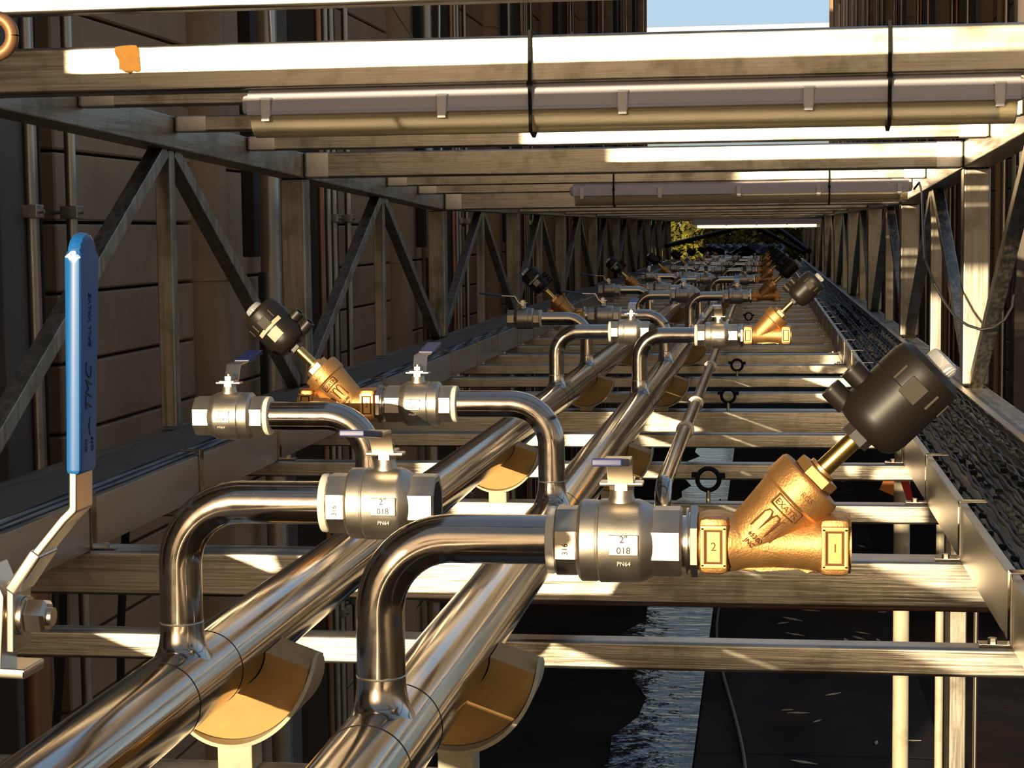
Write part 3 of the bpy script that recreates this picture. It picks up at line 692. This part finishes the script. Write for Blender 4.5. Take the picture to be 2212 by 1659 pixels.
# supply cables
tag(MB().tube([(.535, 3.88, .285), (.556, 3.88, .290), (.572, 3.88, .275), (.578, 3.90, .24), (.585, 4.0, .10), (.59, 4.1, -.1), (.62, 4.2, -.35), (.66, 4.3, -.58)], .006, 8).build('supply_cable', 'rubber', loc=(.535, 3.88, .285)), 'black supply cable dropping from the nearest light at the right', 'cable')
tag(MB().tube([(.69, 8.60, .17), (.71, 8.56, .20), (.70, 8.3, .15), (.63, 7.4, .0), (.56, 6.5, -.115), (.585, 6.4, -.20), (.62, 6.4, -.265), (.66, 6.4, -.32), (.70, 6.4, -.345), (.74, 6.38, -.358), (.78, 6.38, -.352), (.82, 6.38, -.325), (.845, 6.38, -.28), (.855, 6.4, -.2), (.858, 6.4, -.1), (.86, 6.4, .05), (.86, 6.4, .3)], .005, 8).build('hanging_cable', 'cable_dark', loc=(.69, 8.6, .17)), 'black cable sagging in a loop by the right-hand posts', 'cable')
tag(MB().tube([(2.1, 21, 2.75), (2.05, 21, 2.6), (1.9, 21, 2.55), (1.75, 21, 2.6), (1.75, 21, 2.9), (1.95, 21, 2.95), (2.1, 21, 2.93)], .035, 12).build('bent_pipe', 'copper', loc=(2.1, 21, 2.75)), 'bent copper pipe high on the right-hand wall', 'pipe')
# ------------------------------------------------------------------ orange tape and hook on the nearest deep beam
t = [(0, -.002), (.016, .0), (.034, .001), (.046, .0), (.052, -.008), (.053, -.030), (.055, -.052), (.052, -.056), (.044, -.057), (.038, -.055), (.031, -.061), (.026, -.058), (.020, -.057), (.012, -.052), (.006, -.050), (.006, -.030), (-.001, -.020), (-.004, -.010)]
tag(MB().prism([(u, v) for u, v in t], (0, 0, 0), (1, 0, 0), (0, 0, 1), .0015).build('tape_patch', 'tape_orange', loc=(0, 0, 0)), 'torn orange tape patch stuck on the nearest deep beam', 'tape').location = (-1.392, YA-.0002, .409)
root = empty('lifting_eye', (-1.095, 2.5, .245), label='copper coloured ring hook at the upper left edge of the picture', cat='hook')
MB().tube([(.027*math.cos(a), 0, .042+.027*math.sin(a)) for a in [2*PI*k/28 for k in range(29)]], .0095, 14, cap=False).build('eye', 'copper_hook', root)
MB().tube([(-.02, 0, .06), (-.05, 0, .10), (-.08, 0, .17)], .006, 8).build('shank', 'copper_hook', root)
# ------------------------------------------------------------------ large lever valve in the left foreground
root = empty('lever_valve', (-.4375, 1.0, -.2225), label='large lever valve at the left edge with an upright blue handle', cat='valve')
b = MB()
b.strip([(.002, 0, -.020), (.002, 0, .020), (.034, 0, .060), (.040, 0, .066), (.040, 0, .200)], (0, 1, 0), .026, .0048)
b.strip([(.002, 0, .016), (.018, 0, .040)], (0, 1, 0), .029, .0075)
lev = b.build('lever', 'chrome', root)
b = MB(); K = 10
sp = [(-.014, .086), (.014, .086), (.014, .212)]+[(.014*math.cos(PI*k/K), .212+.014*math.sin(PI*k/K)) for k in range(1, K)]+[(-.014, .212)]
b.prism([(-u, v) for u, v in sp], (.0355, 0, 0), (0, 1, 0), (0, 0, 1), .0095, .0036)
slv = b.build('lever_sleeve', 'blue_vinyl', lev)
text('print', 'TMC', .0135, (.0451, -.001, .135), (0, 0, 1), (0, -1, 0), 'ink', slv, .0002, shear=.35)
text('print', 'BALL VALVE', .0058, (.0451, .000, .175), (0, 0, 1), (0, -1, 0), 'ink', slv, .0002, shear=.2)
text('print', ')', .012, (.0451, .000, .113), (1, 0, 0) if False else (0, -1, 0), (0, 0, -1), 'ink', slv, .0002)
text('print', 'ON', .005, (.0451, -.005, .103), (0, 0, 1), (0, -1, 0), 'ink', slv, .0002)
text('print', 'OFF', .005, (.0451, .005, .103), (0, 0, 1), (0, -1, 0), 'ink', slv, .0002)
b = MB(); b.lathe([(.0115, .004), (.0118, .006), (.0118, .0075), (.0115, .008)], d=(1, 0, 0), seg=24); b.lathe([(.0098, .008), (.0108, .0095), (.0108, .0185), (.0085, .0205)], d=(1, 0, 0), seg=6, ang0=.3); b.cyl((.018, 0, 0), (.0235, 0, 0), .0055, seg=20)
b.build('stem_nut', 'chrome', root)
b = MB(); b.strip([(-.03, 0, -.032), (.010, 0, -.032), (.012, 0, -.032)], (0, 1, 0), .030, .006); b.lathe([(.015, -.060), (.015, -.012), (.011, -.006), (.008, .0)], d=(1, 0, 0), seg=24); b.strip([(-.012, 0, .030), (-.004, 0, .012), (-.006, 0, -.030)], (0, 1, 0), .024, .004)
b.build('stop_plate', 'chrome', root)
b = MB(); b.lathe([(.034, -.085), (.036, -.080), (.036, -.03), (.042, -.025), (.042, .035), (.036, .04), (.036, .085), (.034, .09)], (-.105, 0, 0), (0, 1, 0), 32); b.lathe([(.020, 0), (.018, .05)], (-.11, 0, 0), (1, 0, 0), 24)
b.build('valve_body', 'stainless_dull', root)
root.rotation_euler = (0, .036, 0)
# ------------------------------------------------------------------ below the floor
LEGS = [('cream', .60, 8.0, .035, 'cream_paint', 'round cream leg below the bridge at the right'), ('r', .775, 8.1, .018, 'cream_paint', 'slim pale pipe standing right of the round cream leg'), ('t', .94, 8.15, .010, 'chrome', 'thin bright rod below the bridge at the far right')]
for nm, x, y, r_, mt, lb in LEGS:
    tag(MB().cyl((x, y, GZ+.06 if x < 1.1 else GZ), (x, y, FLOOR-.105), r_, seg=24).build('support_leg' if nm == 'cream' else 'stand_pipe', mt, loc=(x, y, GZ)), lb, 'leg' if nm == 'cream' else 'pipe')
for j, (x, y) in enumerate(((.86, 8.3),)):
    root = empty('bridge_leg', (x, y, GZ), label='square steel leg standing below the bridge at the right', cat='leg')
    MB().box((0, 0, (FLOOR-.0-GZ)/2), (.10, .10, FLOOR-GZ), .008).build('leg_tube', 'beam_z', root)
    MB().box((0, 0, .01), (.24, .24, .02), .003).build('base_plate', 'beam_z', root)
tag(MB().tube([(-.75, 3.93, -.822), (.15, 3.93, -.823), (.9, 3.93, -.824)], .0065, 10).build('copper_line', 'copper', loc=(-.75, 3.93, -.822)), 'thin copper pipe slung under the nearest deep floor beam', 'pipe')
tag(MB().cyl((-2.55, 6.0, GZ), (-2.55, 6.0, -.9), .05, seg=20).build('copper_riser', 'copper', loc=(-2.55, 6.0, GZ)), 'fat copper pipe beneath the bridge at the lower left', 'pipe')
for j in range(4):
    cable([(-2.3+.18*j+.06*math.sin(k*.8+j), 4.4+.12*j+.1*math.sin(k*.6), -.80-.3*k) for k in range(8)], .012, 'cable_dark', 'black cable hanging behind the left-hand tray, %s of four' % ordn(j), 'hanging black cables')
tag(MB().box((.62, 9.0, -1.28), (.09, .004, .07), .001, M4.Rotation(.4, 3, 'Y')).build('orange_tag', 'orange_tag'), 'orange tag hanging under the floor at the right', 'tag')
tag(MB().prism([(0, 0), (.03, 0), (.045, -.07), (.03, -.09), (.01, -.03)], (.44, 6.0, -.82), (1, 0, 0), (0, 0, 1), .003).build('red_tag', 'red_tag'), 'small red ribbon hanging below the right-hand tray', 'ribbon')
tag(MB().tube([(.60, 3.9, -1.06), (.585, 3.9, -1.02), (.57, 3.9, -.985), (.575, 3.9, -.965), (.60, 3.9, -.957), (.68, 3.9, -.957)], .009, 10).build('pull_handle', 'cream_paint', loc=(.6, 3.9, -1)), 'cream tube handle at the lower right edge', 'handle')
# dark machinery and pipes at the far end
for j, (p, q) in enumerate((((-1.6, 30, -.28), (-.3, 33, .04)), ((-.1, 31, .0), (.65, 30, -.42)), ((.2, 28.6, .0), (.66, 27, -.35)))):
    tag(MB().cyl(p, q, .04, seg=12).build('dark_pipe', 'duct_black', loc=p), 'black slanting pipe at the far end of the bridge, %s' % ('rising right', 'falling right', 'lowest')[j], 'pipe', 'dark slanting pipes')
b = MB(); random.seed(2); t = bmesh.new(); bmesh.ops.create_grid(t, x_segments=40, y_segments=30, size=1)
for v in t.verts: v.co = V((-.35+v.co.x*.75, 34.6+v.co.y*1.4, -.42+.07*math.sin(v.co.x*9+v.co.y*5)+.05*math.sin(v.co.y*17+v.co.x*3)+random.uniform(-.02, .02)))
bmesh.ops.solidify(t, geom=t.faces[:], thickness=.01); b._add(t); tag(b.build('tarpaulin', 'tarp'), 'crumpled blue-black sheet lying over the far pipes', 'tarpaulin')
# front stamps on the nearest valves (text must read the right way round, so added last)
for o in [x for x in COL.objects if x.name.startswith('ball_valve') and x.get('near')]:
    s = int(o['near']); del o['near']
    if s > 0: stamps(o, 1)
    else: stamps(o, -1)
for o in [x for x in COL.objects if x.name.startswith('angle_seat_valve') and x.location.y < 4]:
    seat_marks(o, 1 if o.location.x > -.3 else -1)
